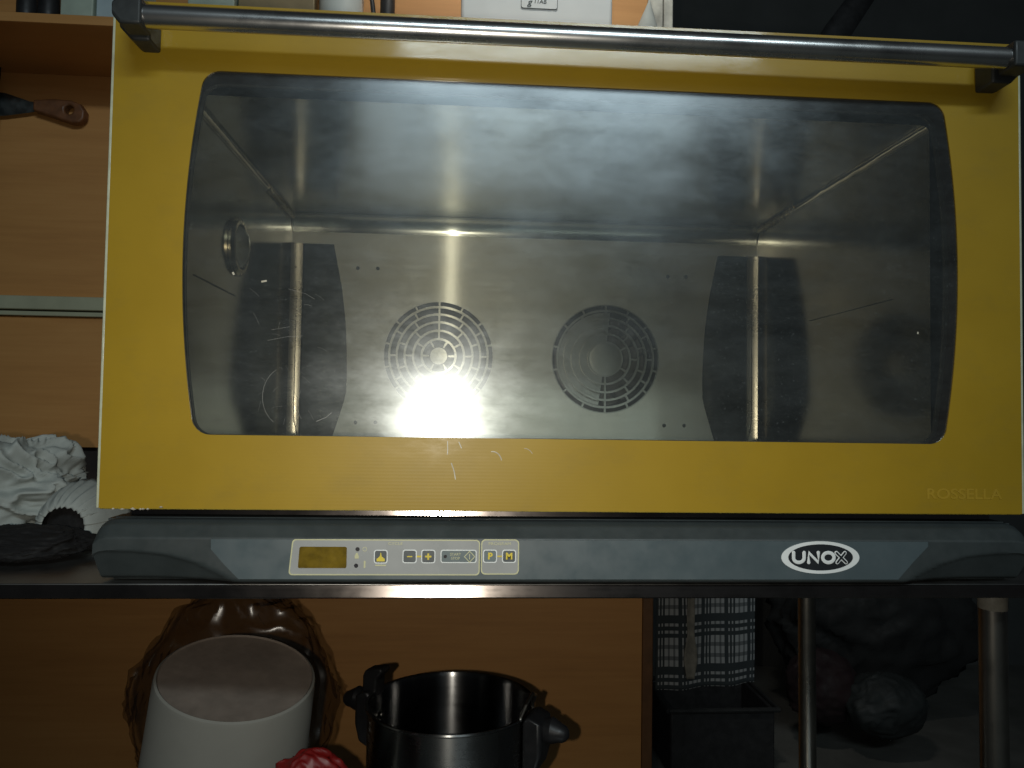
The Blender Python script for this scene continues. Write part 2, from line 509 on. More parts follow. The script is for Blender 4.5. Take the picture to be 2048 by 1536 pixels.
def rrect(x0, x1, z0, z1, r, seg=6):
    pts = []
    for cx, cz, a0 in ((x1 - r, z0 + r, -90), (x1 - r, z1 - r, 0), (x0 + r, z1 - r, 90), (x0 + r, z0 + r, 180)):
        for k in range(seg + 1):
            a = R(a0 + 90 * k / seg)
            pts.append((cx + r * math.cos(a), cz + r * math.sin(a)))
    return pts
def circle(cx, cz, r, n=48, rz=None):
    rz = rz or r
    return [(cx + r * math.cos(2 * math.pi * k / n), cz + rz * math.sin(2 * math.pi * k / n)) for k in range(n)]
def barrel(x0, x1, z0, z1, sag, r, grow=0.0):
    """rectangle with bowed sides and rounded corners"""
    x0 -= grow; x1 += grow; z0 -= grow; z1 += grow
    base = rrect(x0, x1, z0, z1, r, 7)
    pts = []
    zc = (z0 + z1) / 2; h = (z1 - z0) / 2; xc = (x0 + x1) / 2
    def add(x, z):
        t = 1 - ((z - zc) / h) ** 2
        pts.append((x + math.copysign(sag * t, x - xc), z))
    out = []
    for i, (x, z) in enumerate(base):
        out.append((x, z))
        nx, nz = base[(i + 1) % len(base)]
        if abs(nz - z) > 0.1:
            for k in range(1, 24):
                out.append((x + (nx - x) * k / 24, z + (nz - z) * k / 24))
    for x, z in out: add(x, z)
    return pts

# ================================================================== SETTING
floor = struct(MB().box(-2.5, 4.5, -3.2, 3.2, -1.03, -1.0).build('floor', 'floor_dark'))
wall = struct(MB().box(-1.6, 0.668, 0.886, 0.93, -1.0, 1.9).build('wall', 'dark_board'))
MB().box(-1.6, 0.668, 0.870, 0.884, 0.2935, 1.9).build('wall_panel', 'wood', wall, bevel=0.001)
MB().box(-1.6, 0.668, 0.870, 0.884, 0.003, 0.254).build('wall_panel', 'wood', wall, bevel=0.001)
MB().box(-1.6, 0.668, 0.870, 0.884, -1.0, -0.075).build('wall_panel', 'wood', wall, bevel=0.001)
MB().box(-1.6, 0.668, 0.855, 0.884, 0.2665, 0.2925).build('trim_strip', 'cream_trim', wall, bevel=0.002)
MB().box(-1.6, 0.668, 0.860, 0.884, 0.2550, 0.2635).build('trim_strip', 'cream_trim', wall, bevel=0.0015)
MB().box(0.6685, 0.690, 0.868, 0.930, -1.0, 0.50).build('edge_post', 'brown_edge', wall, bevel=0.002)
MB().box(0.6685, 0.700, 0.868, 0.930, 0.502, 1.9).build('edge_post', 'pale_strip', wall, bevel=0.002)
MB().box(0.7025, 0.722, 0.872, 0.930, 0.502, 1.9).build('edge_post', 'pale_strip', wall, bevel=0.002)
rw = struct(MB().box(0.4, 4.5, 2.6, 2.7, -1.0, 2.4).build('far_wall', 'room_wall'))

# ================================================================== TABLE under the oven
table = thing('steel_table', 'long stainless steel table carrying the yellow oven', 'table', (0.1, 0.4, -1.0))
def tp(o):
    o.matrix_parent_inverse = Matrix.Translation((-0.1, -0.4, 1.0))
    return o
tp(MB().box(-0.95, 0.86, 0.0, 0.852, -0.0655, -0.0615).build('tabletop', 'steel_table', table, bevel=0.001))
tp(MB().add([(x, y, z) for x in (-0.95, 0.86) for y, z in ((-0.0012, -0.0617), (-0.0036, -0.0722), (-0.0030, -0.0736), (0.0, -0.0736))], [(0, 1, 5, 4), (1, 2, 6, 5), (2, 3, 7, 6), (3, 0, 4, 7), (0, 3, 2, 1), (4, 5, 6, 7)]).build('front_edge', 'steel_edge', table, bevel=0.0012))
for lx, ly in ((0.813, 0.060), (0.813, 0.457), (-0.85, 0.06), (-0.85, 0.457)):
    tp(MB().tube([(lx, ly, -0.066), (lx + 0.004, ly, -0.55), (lx + 0.006, ly, -1.0)], 0.0125, 20).build('leg', 'steel_leg', table, smooth=True))
tp(MB().lathe([(0.0127, -0.068), (0.0130, -0.070), (0.0131, -0.086), (0.0129, -0.098), (0.0126, -0.099)], (0.8135, 0.060, 0), 20).build('leg_glint', 'strip_and_glint', table, smooth=True))  # pale band painted round the leg in place of a flash glint
tp(MB().box(-0.90, 0.86, 0.03, 0.56, -0.512, -0.505).build('undershelf', 'steel_table', table, bevel=0.001))

# ================================================================== OVEN
oven = thing('convection_oven', 'yellow fronted convection oven with steel bar handle and grey control panel', 'oven', (0.4, 0.35, -0.0605))
INV = Matrix.Translation((-0.4, -0.35, 0.0605))
def op(o):
    o.matrix_parent_inverse = INV
    return o
CX0, CX1, CZ0, CZ1, CYB = 0.046, 0.744, 0.045, 0.3665, 0.475    # the cavity
# casing
cs = MB()
cs.box(0.006, 0.020, 0.048, 0.760, -0.006, 0.424)
cs.box(0.780, 0.794, 0.048, 0.760, -0.006, 0.424)
cs.box(0.0202, 0.7798, 0.048, 0.760, 0.405, 0.424)
cs.box(0.0202, 0.7798, 0.752, 0.760, -0.006, 0.4048)
casing = op(cs.build('casing', 'steel_casing', oven, bevel=0.002))
op(MB().add([(x, y, z) for x in (0.022, 0.778) for y, z in ((0.0143, -0.0012), (0.0135, -0.0075), (0.74, -0.0075), (0.74, -0.0012))], [(0, 1, 5, 4), (1, 2, 6, 5), (2, 3, 7, 6), (3, 0, 4, 7), (0, 3, 2, 1), (4, 5, 6, 7)]).build('bottom_trim', 'steel_edge', oven, bevel=0.001))
op(MB().box(0.010, 0.790, 0.012, 0.74, -0.0606, -0.0085).build('base_box', 'panel_plastic', oven, bevel=0.001))
# cavity
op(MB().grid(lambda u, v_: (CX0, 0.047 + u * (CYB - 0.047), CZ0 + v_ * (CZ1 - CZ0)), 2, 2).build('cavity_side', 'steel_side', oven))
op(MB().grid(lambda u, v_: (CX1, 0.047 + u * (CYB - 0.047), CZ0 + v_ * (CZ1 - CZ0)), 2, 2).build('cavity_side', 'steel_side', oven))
op(MB().grid(lambda u, v_: (CX0 + u * (CX1 - CX0), 0.047 + v_ * (CYB - 0.047), CZ1 + 0.0003), 2, 2).build('cavity_ceiling', 'steel_ceiling', oven))
op(MB().grid(lambda u, v_: (CX0 + u * (CX1 - CX0), 0.047 + v_ * (CYB - 0.047), CZ0 - 0.0003), 2, 2).build('cavity_floor', 'steel_ceiling', oven))
# rounded lengthwise corner welds between ceiling and sides
for cx, s in ((CX0, 1), (CX1, -1)):
    rr = 0.0065
    def fl(u, v_, cx=cx, s=s, rr=rr):
        a = R(90) * u
        return (cx + s * (0.0004 + rr * (1 - math.sin(a))), 0.0475 + v_ * (CYB - 0.049), CZ1 - 0.0002 - rr * (1 - math.cos(a)))
    op(MB().grid(fl, 9, 2).build('corner_weld', 'steel_fillet', oven, smooth=True))
# lumpy weld bead where each of those corners meets the back
    wb = [(cx + s * (0.0035 + 0.0012 * noise.noise((i * 0.31, s, 3))), 0.335 + i * 0.0022, CZ1 - 0.0035) for i in range(62)]
    op(MB().tube(wb, 0.003, 10, True, radii=[(0.0006 + 0.0014 * i / 61) * (0.25 + 1.5 * abs(math.sin(i * math.pi / 5 + 0.6 * noise.noise((i * 0.2, s * 5, 0))))) for i in range(62)]).build('weld_bead', 'steel_bead', oven, smooth=True, angle=180))
def cove(u, v_):
    a = R(90) * v_
    rr = 0.022
    return (CX0 + 0.001 + u * (CX1 - CX0 - 0.002), CYB - 0.0006 - rr * (1 - math.sin(a)), CZ1 - 0.0005 - rr * (1 - math.cos(a)))
op(MB().grid(cove, 2, 14).build('rear_cove', 'steel_ceiling', oven, smooth=True, angle=180))
# fan panel at the back with two side air gaps and two fan openings
FANS = ((0.2631, 0.1650), (0.5119, 0.1655))
gapL = [(0.062, 0.0455), (0.1114, 0.0455), (0.1265, 0.095), (0.1295, 0.110), (0.1300, 0.135), (0.1290, 0.170), (0.1262, 0.2145), (0.1200, 0.262), (0.1069, 0.3265), (0.062, 0.3265)]
gapR = [(0.790 - x, z) for x, z in gapL]
gapR = [(x if x < 0.70 else 0.729, z) for x, z in gapR]
FR = 0.0815
outer = [(CX0, CZ0), (CX1, CZ0), (CX1, CZ1), (CX0, CZ1)]
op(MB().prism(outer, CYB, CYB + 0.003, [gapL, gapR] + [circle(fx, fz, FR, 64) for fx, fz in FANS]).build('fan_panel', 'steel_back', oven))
# the plenum behind the fan panel
pl = MB()
pl.box(0.03, 0.76, 0.545, 0.549, 0.03, 0.38)
pl.box(0.026, 0.0298, 0.479, 0.549, 0.03, 0.38)
pl.box(0.7602, 0.764, 0.479, 0.549, 0.03, 0.38)
pl.box(0.03, 0.76, 0.479, 0.5448, 0.3802, 0.384)
op(pl.build('plenum', 'scorched_steel', oven))
# bright rounded vertical corner posts
for x0, x1 in ((CX0, 0.0618), (0.7292, CX1)):
    left = x0 == CX0
    def cp(u, v_, x0=x0, x1=x1, left=left):
        # a shallow bulging cover strip that closes the corner
        dx = (x1 - x0 + 0.0005) * u
        y = CYB - 0.0008 - (0.0012 * u + 0.0030 * u * u)
        x = x1 + 0.0005 - dx if left else x0 - 0.0005 + dx
        return (x, y, CZ0 + 0.0004 + v_ * (0.3262 - CZ0))
    op(MB().grid(cp, 12, 2).build('corner_post', 'steel_post', oven, smooth=True))
    xm = (x0 + x1) / 2 + (0.001 if left else -0.001)
    op(MB().tube([(xm + (0.006 if left else -0.006), CYB - 0.0022, CZ0 + 0.002), (xm + (0.001 if left else -0.001), CYB - 0.0022, 0.066), (xm, CYB - 0.0022, 0.080), (xm, CYB - 0.0022, 0.16), (xm, CYB - 0.0022, 0.25)], 0.0006, 6, radii=[0.0005, 0.0007, 0.0007, 0.0006, 0.0003]).build('weld_seam', 'seam_dark', oven))
# horizontal seams on the side walls
op(MB().box(CX0 + 0.0002, CX0 + 0.0009, 0.075, 0.205, 0.2070, 0.2080).build('side_seam', 'seam_dark', oven))
op(MB().box(CX1 - 0.0009, CX1 - 0.0002, 0.110, 0.300, 0.2070, 0.2076).build('side_seam', 'seam_dark', oven))
# oven lamp on the left wall
lampo = op(MB().lathe([(0.0325, 0.0), (0.0325, 0.003), (0.029, 0.006), (0.025, 0.006), (0.025, 0.002)], (CX0 + 0.0003, 0.205, 0.262), 32, 'X').build('oven_lamp', 'lamp_ring', oven, smooth=True))
o = MB().lathe([(0.0248, 0.002), (0.022, 0.007), (0.016, 0.011), (0.008, 0.0135), (0.0001, 0.0142)], (CX0 + 0.0003, 0.205, 0.262), 32, 'X').build('lamp_cover', 'lamp_glass', lampo, smooth=True)
# screws
for x, z in ((0.144, 0.0652), (0.1728, 0.0657), (0.6021, 0.0672), (0.6326, 0.0675), (0.1424, 0.2922), (0.1715, 0.2925), (0.606, 0.292), (0.634, 0.2925)):
    op(MB().lathe([(0.0028, 0.0), (0.0026, -0.0012), (0.0001, -0.0015)], (x, CYB - 0.0001, z), 12, 'Y').build('screw', 'scorched_steel', oven, smooth=True))

# fan guards: concentric webs and staggered spokes pressed in steel, with open slots
WEBS = [0.0125, 0.0250, 0.0375, 0.0500, 0.0615, 0.0725, 0.0815]
def guard(fx, fz, blank):
    g = MB()
    y0, y1 = CYB - 0.0006, CYB + 0.0028
    n = 64
    def ann(r0, r1, a0=0, a1=360):
        nonlocal y0, y1
        full = abs(a1 - a0) >= 360
        k = max(4, int(n * abs(a1 - a0) / 360))
        vs = []; fs = []
        for i in range(k + (0 if full else 1)):
            a = R(a0 + (a1 - a0) * i / k)
            c, s = math.cos(a), math.sin(a)
            for r in (r0, r1):
                for y in (y0, y1):
                    vs.append((fx + r * c, y, fz + r * s))
        m_ = k + (0 if full else 1)
        for i in range(k):
            a = 4 * i; b_ = 4 * ((i + 1) % m_)
            fs += [(a, b_, b_ + 2, a + 2), (a + 1, a + 3, b_ + 3, b_ + 1), (a, a + 1, b_ + 1, b_), (a + 2, b_ + 2, b_ + 3, a + 3)]
        g.add(vs, fs)
    if not blank: ann(0.0004, 0.0125)
    wd = 0.0016
    for i, r in enumerate(WEBS[1:], 1):
        ann(r - wd, r + (wd if i < 6 else 0))
    cnt = [6, 6, 8, 10, 12, 14]
    for i in range(6):
        r0, r1 = WEBS[i] , WEBS[i + 1]
        for k in range(cnt[i]):
            a = 360 * (k + (0.5 if i % 2 else 0)) / cnt[i] + (0 if i % 2 == 0 else 0)
            aa = (a + 180) % 360 - 180
            da = math.degrees(0.0013 / ((r0 + r1) / 2))
            ann(r0 + wd * 0.9, r1 - wd * 0.9, a - da, a + da)
    if blank:
        # most of this guard's slots are closed by a smooth plate
        op(g.build('fan_guard', 'steel_plate', oven))
        g.v, g.f = [], []
        y0, y1 = y1 + 0.0004, y1 + 0.0014
        ann(0.0235, 0.0700, 84, 262)
        op(MB().lathe([(0.0245, 0.002), (0.0240, -0.0008), (0.020, -0.0012), (0.008, -0.0014), (0.0001, -0.0014)], (fx, CYB, fz), 40, 'Y').build('hub_cap', 'steel_plate', oven, smooth=True))
        return op(g.build('closing_plate', 'steel_plate', oven))
    return op(g.build('fan_guard', 'steel_back', oven))
guard(*FANS[0], False)
guard(*FANS[1], True)
# fan wheels turning behind the guards
for fx, fz in FANS:
    fw = MB()
    fw.lathe([(0.0004, 0.0), (0.020, 0.002), (0.024, 0.020), (0.070, 0.026), (0.070, 0.028)], (fx, CYB + 0.022, fz), 32, 'Y')
    wheel = op(fw.build('fan_wheel', 'fan_grey', oven, smooth=True))
    for k in range(14):
        a = 2 * math.pi * k / 14
        bl = MB()
        c, s = math.cos(a), math.sin(a)
        c2, s2 = math.cos(a + 0.22), math.sin(a + 0.22)
        vs = []
        for (cc, ss, r) in ((c, s, 0.048), (c2, s2, 0.070)):
            for yy in (CYB + 0.012, CYB + 0.047):
                vs.append((fx + r * cc, yy, fz + r * ss)); vs.append((fx + (r + 0.0012) * cc - 0.001 * ss, yy, fz + (r + 0.0012) * ss + 0.001 * cc))
        bl.add(vs, [(0, 2, 6, 4), (1, 5, 7, 3), (0, 4, 5, 1), (2, 3, 7, 6), (0, 1, 3, 2), (4, 6, 7, 5)])
        bl.build('fan_blade', 'fan_grey', wheel).matrix_parent_inverse = Matrix()

# ------------------------------------------------------------------ door
DW, DH = 0.800, 0.4257
WIN = (0.0762, 0.7262, 0.0612, 0.3690, 0.0137, 0.013)
hole = barrel(*WIN)
door = op(MB().prism([(0.0018, 0), (DW - 0.0018, 0), (DW - 0.0018, DH), (0.0018, DH)], 0.0, 0.0012, [hole]).build('door', 'yellow_glass', oven))
def dp(o):
    return o
dp(MB().box(-0.0006, 0.0016, 0.0004, 0.0060, 0.0, DH).build('glass_edge', 'glass_edge', door, bevel=0.0005))
dp(MB().box(DW - 0.0016, DW + 0.0006, 0.0004, 0.0060, 0.0, DH).build('glass_edge', 'glass_edge', door, bevel=0.0005))
dp(MB().box(0.0020, DW - 0.0020, 0.0014, 0.0060, -0.0010, 0.0012).build('glass_edge', 'glass_edge_yellow', door, bevel=0.0004))
dp(MB().prism(barrel(*WIN, grow=0.008), 0.0014, 0.0054).build('outer_pane', 'outer_glass', door))
# dark surround between the two panes
ring_o = barrel(*WIN, grow=0.022)
widen = lambda pts, k: [(0.4012 + (x - 0.4012) * k, z) for x, z in pts]
ring_i = widen(barrel(*WIN, grow=0.0006), 1.026)
dp(MB().prism(ring_o, 0.0056, 0.028, [ring_i]).build('inner_frame', 'door_inside', door))
dp(MB().prism(barrel(*WIN, grow=0.016), 0.0312, 0.034, [widen(barrel(*WIN, grow=0.0006), 1.022)]).build('gasket', 'gasket', door))
dp(MB().prism(barrel(*WIN, grow=0.013), 0.0282, 0.0310).build('inner_pane', 'inner_glass', door))
for pane in (c for c in door.children if c.name in ('outer_pane', 'inner_pane')):
    pane.data.materials.append(MATS['clear_side'])
    for p in pane.data.polygons:
        if p.normal.y > -0.5: p.material_index = 1     # the reflecting, greasy face is the one towards the room
# door frame behind the yellow sheet
df = MB()
df.box(0.004, 0.020, 0.0062, 0.045, 0.004, DH - 0.004)
df.box(DW - 0.020, DW - 0.004, 0.0062, 0.045, 0.004, DH - 0.004)
df.box(0.0202, DW - 0.0202, 0.0062, 0.045, 0.004, 0.018)
df.box(0.0202, DW - 0.0202, 0.0062, 0.045, DH - 0.018, DH - 0.004)
dp(df.build('door_frame', 'steel_casing', door, bevel=0.001))
# handle
HZ, HY = 0.3948, -0.035
handle = dp(MB().tube([(0.034, HY, HZ), (0.4, HY, HZ), (0.7605, HY, HZ)], 0.0090, 32).build('handle', 'steel_bar', door, smooth=True))
def bracket(sgn, x_out, x_in, x_cap):
    b_ = MB()
    lo, hi = min(x_out, x_in), max(x_out, x_in)
    # foot on the glass, chamfered on the outer lower corner
    ch = 0.011
    if sgn > 0: poly = [(lo, 0.379 + ch), (lo + ch, 0.379), (hi, 0.379), (hi, 0.4085), (lo + 0.004, 0.4085), (lo, 0.4045)]
    else: poly = [(lo, 0.3765), (hi - ch, 0.3765), (hi, 0.3765 + ch), (hi, 0.4045), (hi - 0.004, 0.4085), (lo, 0.4085)]
    b_.prism([(x, z + 0.002) for x, z in poly], -0.024, -0.0002)
    c0, c1 = (lo + 0.004, x_cap) if sgn > 0 else (x_cap, hi)
    if sgn > 0: capp = [(c0, 0.3795 + 0.006), (c0 + 0.006, 0.3785), (c1, 0.3785), (c1, 0.4010), (c0 + 0.006, 0.4010), (c0, 0.396)]
    else: capp = [(c0, 0.3785), (c1 - 0.006, 0.3785), (c1, 0.3855), (c1, 0.396), (c1 - 0.006, 0.4010), (c0, 0.4010)]
    b_.prism([(x, z + 0.005) for x, z in capp], -0.0465, -0.0245)
    return dp(b_.build('handle_bracket', 'handle_plastic', door, bevel=0.0022, seg=3))
bracket(1, 0.0150, 0.0400, 0.0415)
bracket(-1, 0.7845, 0.7560, 0.7600)
text_mesh('lettering', 'ROSSELLA', 0.0128, (0.7440, -0.0002, 0.0170), 'letter_yellow', door, offset=0.0002, sx=1.22, depth=0.00015)

# ------------------------------------------------------------------ control panel
PY = -0.012
prof = [(0.0090, -0.0088), (0.0020, -0.0092), (-0.0040, -0.0125), (-0.0105, -0.0205), (PY, -0.0222), (PY, -0.0560), (-0.0095, -0.0585), (0.0, -0.0592), (0.011, -0.0594)]
def swoosh_z(x):
    # upper edge of the scooped end on the left; mirrored on the right
    pts = [(0.0, -0.0325), (0.035, -0.0330), (0.060, -0.0355), (0.085, -0.0425), (0.105, -0.0520), (0.1165, -0.0592)]
    if x <= 0: return pts[0][1]
    for (a, za), (b_, zb) in zip(pts, pts[1:]):
        if x <= b_: return za + (zb - za) * (x - a) / (b_ - a)
    return -0.07
xs = [0.0035, 0.0045, 0.008, 0.014] + [0.02 + 0.005 * i for i in range(21)] + [0.13, 0.2, 0.4, 0.6, 0.665]
xs = sorted(set(xs + [0.799 - x + 0.0005 for x in xs]))
pvs = []
NP = 26
def prof_at(t):
    # resample profile by z
    ts = [0]
    for (a, b_) in zip(prof, prof[1:]): ts.append(ts[-1] + math.hypot(b_[0] - a[0], b_[1] - a[1]))
    d = t * ts[-1]
    for i in range(len(prof) - 1):
        if d <= ts[i + 1] + 1e-9:
            k = (d - ts[i]) / (ts[i + 1] - ts[i])
            return prof[i][0] + (prof[i + 1][0] - prof[i][0]) * k, prof[i][1] + (prof[i + 1][1] - prof[i][1]) * k
    return prof[-1]
tt = sorted(set([i / 60 for i in range(61)]))
for x in xs:
    xe = min(x, 0.7995 - x)          # distance from the nearer end
    drop = 0.0
    if xe < 0.016: drop = 0.0085 * (1 - math.sqrt(max(0, 1 - ((0.016 - xe) / 0.0126) ** 2)) if xe > 0.0034 else 1)
    zs = swoosh_z(xe)
    for t in tt:
        y, z = prof_at(t)
        z2 = z - drop * max(0, (z + 0.059) / 0.05)
        # scoop: below the swoosh line the face falls back
        if z < zs:
            y = y + (zs - z) * 0.62 + 0.0016 * min(1, (zs - z) / 0.0012)
        pvs.append((x, min(y, 0.012), z2))
nt_ = len(tt)
pfs = [(i * nt_ + j, (i + 1) * nt_ + j, (i + 1) * nt_ + j + 1, i * nt_ + j + 1) for i in range(len(xs) - 1) for j in range(nt_ - 1)]
pm = MB().add(pvs, pfs)
pm.box(0.0045, 0.795, 0.0122, 0.04, -0.0590, -0.0100)
panel = op(pm.build('control_panel', 'panel_plastic', oven, smooth=True, angle=50))
# printed film along the panel
fl_poly = [(0.0965, -0.0228), (0.703, -0.0228), (0.703, -0.0270), (0.690, -0.0400), (0.676, -0.0555), (0.1195, -0.0555), (0.1080, -0.0440), (0.0965, -0.0310)]
MB().prism(fl_poly, PY - 0.0004, PY + 0.0002).build('printed_film', 'panel_film', panel, bevel=0.0002, seg=1)
Y1, Y2, Y3, Y4, Y5 = PY - 0.0007, PY - 0.0010, PY - 0.0013, PY - 0.0016, PY - 0.0019
def plate(name, poly, ya, mat, holes=(), thick=0.0004, lab=None):
    o_ = MB().prism(poly, ya, ya + thick, holes).build(name, mat, panel)
    if lab: o_['label'] = lab
    return o_
kA = [(0.1612 + 0.0, -0.0515)]
def slant(x0b, x0t, x1, z0, z1, r):
    pts = rrect(0, 1, 0, 1, 0.0001, 1)
    base = rrect(x0b, x1, z0, z1, r, 6)
    return [(x + (x0t - x0b) * ((z - z0) / (z1 - z0)) * max(0, 1 - (x - x0b) / 0.02), z) for x, z in base]
A = slant(0.1592, 0.1618, 0.3152, -0.0519, -0.0226, 0.0032)
Ai = slant(0.1602, 0.1628, 0.3143, -0.0510, -0.0235, 0.0027)
plate('key_field', Ai, Y1, 'key_film')
plate('key_outline', A, Y2, 'key_print', [Ai])
B_ = rrect(0.3162, 0.3478, -0.0512, -0.0221, 0.0036)
Bi = rrect(0.3171, 0.3469, -0.0503, -0.0230, 0.0031)
plate('key_field', Bi, Y1, 'key_film')
plate('key_outline', B_, Y2, 'key_print', [Bi])
plate('display', slant(0.1668, 0.1678, 0.2060, -0.0460, -0.0287, 0.0014), Y3, 'display_amber', thick=0.0008)
for x, z in ((0.2147, -0.0306), (0.2138, -0.0440)):
    plate('indicator_light', circle(x, z, 0.0017, 16), Y3, 'led_dark')
plate('drop_mark', [(0.2125, -0.0382), (0.2158, -0.0382), (0.2158, -0.0360), (0.2146, -0.0335), (0.2138, -0.0335), (0.2125, -0.0360)], Y3, 'key_print')
plate('thermometer_mark', rrect(0.2200, 0.2214, -0.0460, -0.0400, 0.0006, 3), Y3, 'key_print')
plate('clock_mark', circle(0.2206, -0.0306, 0.0018, 16), Y3, 'key_print', [circle(0.2206, -0.0306, 0.0014, 16)])
def key(x0, x1, z0, z1, mat='key_grey'):
    plate('key_rim', rrect(x0 - 0.0009, x1 + 0.0009, z0 - 0.0009, z1 + 0.0009, 0.0020), Y2, 'logo_white', [rrect(x0 - 0.0002, x1 + 0.0002, z0 - 0.0002, z1 + 0.0002, 0.0016)])
    plate('key', rrect(x0, x1, z0, z1, 0.0016), Y3, mat, thick=0.0007)
key(0.2290, 0.2384, -0.0413, -0.0320)
plate('key_symbol', [(0.2304, -0.0404), (0.2370, -0.0404), (0.2370, -0.0384), (0.2352, -0.0370), (0.2345, -0.0362), (0.2339, -0.0334), (0.2335, -0.0334), (0.2329, -0.0362), (0.2322, -0.0370), (0.2304, -0.0384)], Y4, 'key_yellow')
plate('key_caption', rrect(0.2292, 0.2382, -0.0442, -0.0432, 0.0003, 2), Y3, 'key_print')
key(0.2524, 0.2622, -0.0411, -0.0318)
plate('key_symbol', rrect(0.2552, 0.2596, -0.0369, -0.0360, 0.0003, 2), Y4, 'key_yellow')
key(0.2677, 0.2775, -0.0411, -0.0318)
q = 0.0007; cx_, cz_ = 0.2726, -0.0364; a_ = 0.0026
plate('key_symbol', [(cx_ - a_, cz_ - q), (cx_ - q, cz_ - q), (cx_ - q, cz_ - a_), (cx_ + q, cz_ - a_), (cx_ + q, cz_ - q), (cx_ + a_, cz_ - q), (cx_ + a_, cz_ + q), (cx_ + q, cz_ + q), (cx_ + q, cz_ + a_), (cx_ - q, cz_ + a_), (cx_ - q, cz_ + q), (cx_ - a_, cz_ + q)], Y4, 'key_yellow')
for x in (0.2637, 0.2650, 0.2663):
    plate('link_mark', circle(x, -0.0364, 0.0007, 8, 0.0009), Y3, 'key_yellow')
key(0.2836, 0.3116, -0.0408, -0.0318, 'key_teal')
plate('indicator_light', circle(0.2866, -0.0363, 0.0014, 16), Y4, 'led_dark')
text_mesh('key_text', 'START', 0.0031, (0.2950, Y4, -0.0346), 'key_print', panel, depth=0.0001)
text_mesh('key_text', 'STOP', 0.0031, (0.2950, Y4, -0.0379), 'key_print', panel, depth=0.0001)
dm = [(0.3018 + 0.0002, -0.0364), (0.3067, -0.0413), (0.3114, -0.0364), (0.3067, -0.0315)]
sc_ = lambda k: [(0.3067 + (x - 0.3067) * k, -0.0364 + (z + 0.0364) * k) for x, z in dm]
plate('key_symbol', sc_(1.0), Y4, 'key_print', [sc_(0.82)])
plate('key_symbol', rrect(0.3064, 0.3070, -0.0386, -0.0342, 0.0002, 2), Y4, 'key_print')
key(0.3188, 0.3285, -0.0406, -0.0316, 'key_teal')
text_mesh('key_text', 'P', 0.0074, (0.3237, Y4, -0.0361), 'key_yellow', panel, offset=0.0003)
key(0.3346, 0.3444, -0.0406, -0.0316, 'key_grey')
text_mesh('key_text', 'M', 0.0074, (0.3395, Y4, -0.0361), 'key_yellow', panel, offset=0.0003)
for x in (0.3303, 0.3316, 0.3329):
    plate('link_mark', circle(x, -0.0361, 0.0006, 8, 0.0008), Y3, 'key_yellow')
text_mesh('panel_text', 'CYCLE', 0.0032, (0.2455, Y3, -0.0260), 'key_print', panel, sx=1.25)
text_mesh('panel_text', 'PROGRAM', 0.0032, (0.3316, Y3, -0.0258), 'key_print', panel, sx=1.25)
# oval maker's badge
bcx, bcz = 0.6066, -0.0364
plate('badge_ring', circle(bcx, bcz, 0.0344, 64, 0.0138), Y1 - 0.0003, 'logo_white', [circle(bcx + 0.0002, bcz, 0.0286, 64, 0.0112)], 0.0008)
plate('badge_field', circle(bcx + 0.0002, bcz, 0.0285, 64, 0.0111), Y1, 'logo_dark')
def stroke(pts, r, mat, yy=Y3, name='badge_letter'):
    return MB().tube([(x, yy, z) for x, z in pts], r, 10, True, flat=0.18).build(name, mat, panel, smooth=True)
zt, zb = bcz + 0.0042, bcz - 0.0042
ux = bcx - 0.0238
arc = [(ux + 0.0046 - 0.0046 * math.cos(R(a)), zb + 0.0036 - 0.0036 * math.sin(R(a))) for a in range(0, 181, 20)]
stroke([(ux, zt)] + arc + [(ux + 0.0092, zt)], 0.0015, 'logo_white')
nx_ = bcx - 0.0108
stroke([(nx_ + 0.0003, zb), (nx_ + 0.0002, zt), (nx_ + 0.0088, zb), (nx_ + 0.0087, zt)], 0.0015, 'logo_white')
stroke([(bcx + 0.0068 + 0.0050 * math.cos(R(a)), bcz + 0.0042 * math.sin(R(a))) for a in range(0, 361, 15)], 0.0015, 'logo_white')
for yy, r, mt_ in ((Y3, 0.0017, 'logo_white'), (Y3 - 0.0004, 0.0009, 'logo_dark')):
    stroke([(bcx + 0.0138, zt - 0.0002), (bcx + 0.0222, zb + 0.0002)], r, mt_, yy)
    stroke([(bcx + 0.0212, zt - 0.0002), (bcx + 0.0146, zb + 0.0002)], r, mt_, yy - (0.00005 if mt_ == 'logo_white' else 0.00005))

# marks on the glass: scratches, stuck flecks, dried drips, pale arcs drawn for flash glints
def mark(pts, r, name='scratch', y=None, mat=None):
    if y is None: y = 0.0013 if pts[0][1] > 0.0615 else -0.00005
    mat = mat or ('scratch_grey' if name == 'scratch' else 'residue_glint')
    return MB().tube([(x, y, z) for x, z in pts], r, 5, flat=0.15).build(name, mat, door)
def arcp(cx, cz, rx, rz, a0, a1, n=14):
    return [(cx + rx * math.cos(R(a0 + (a1 - a0) * i / n)), cz + rz * math.sin(R(a0 + (a1 - a0) * i / n))) for i in range(n + 1)]
mark(arcp(0.153, 0.094, 0.022, 0.026, 120, 235), 0.00012)
mark(arcp(0.180, 0.088, 0.020, 0.022, 150, 215), 0.00009)
mark([(0.134, 0.141), (0.150, 0.1445), (0.163, 0.1455)], 0.00010)
mark([(0.137, 0.150), (0.152, 0.153)], 0.00008)
mark([(0.176, 0.0735), (0.184, 0.077), (0.1885, 0.081)], 0.00022)
mark([(0.150, 0.185), (0.164, 0.1815), (0.172, 0.177)], 0.00009)
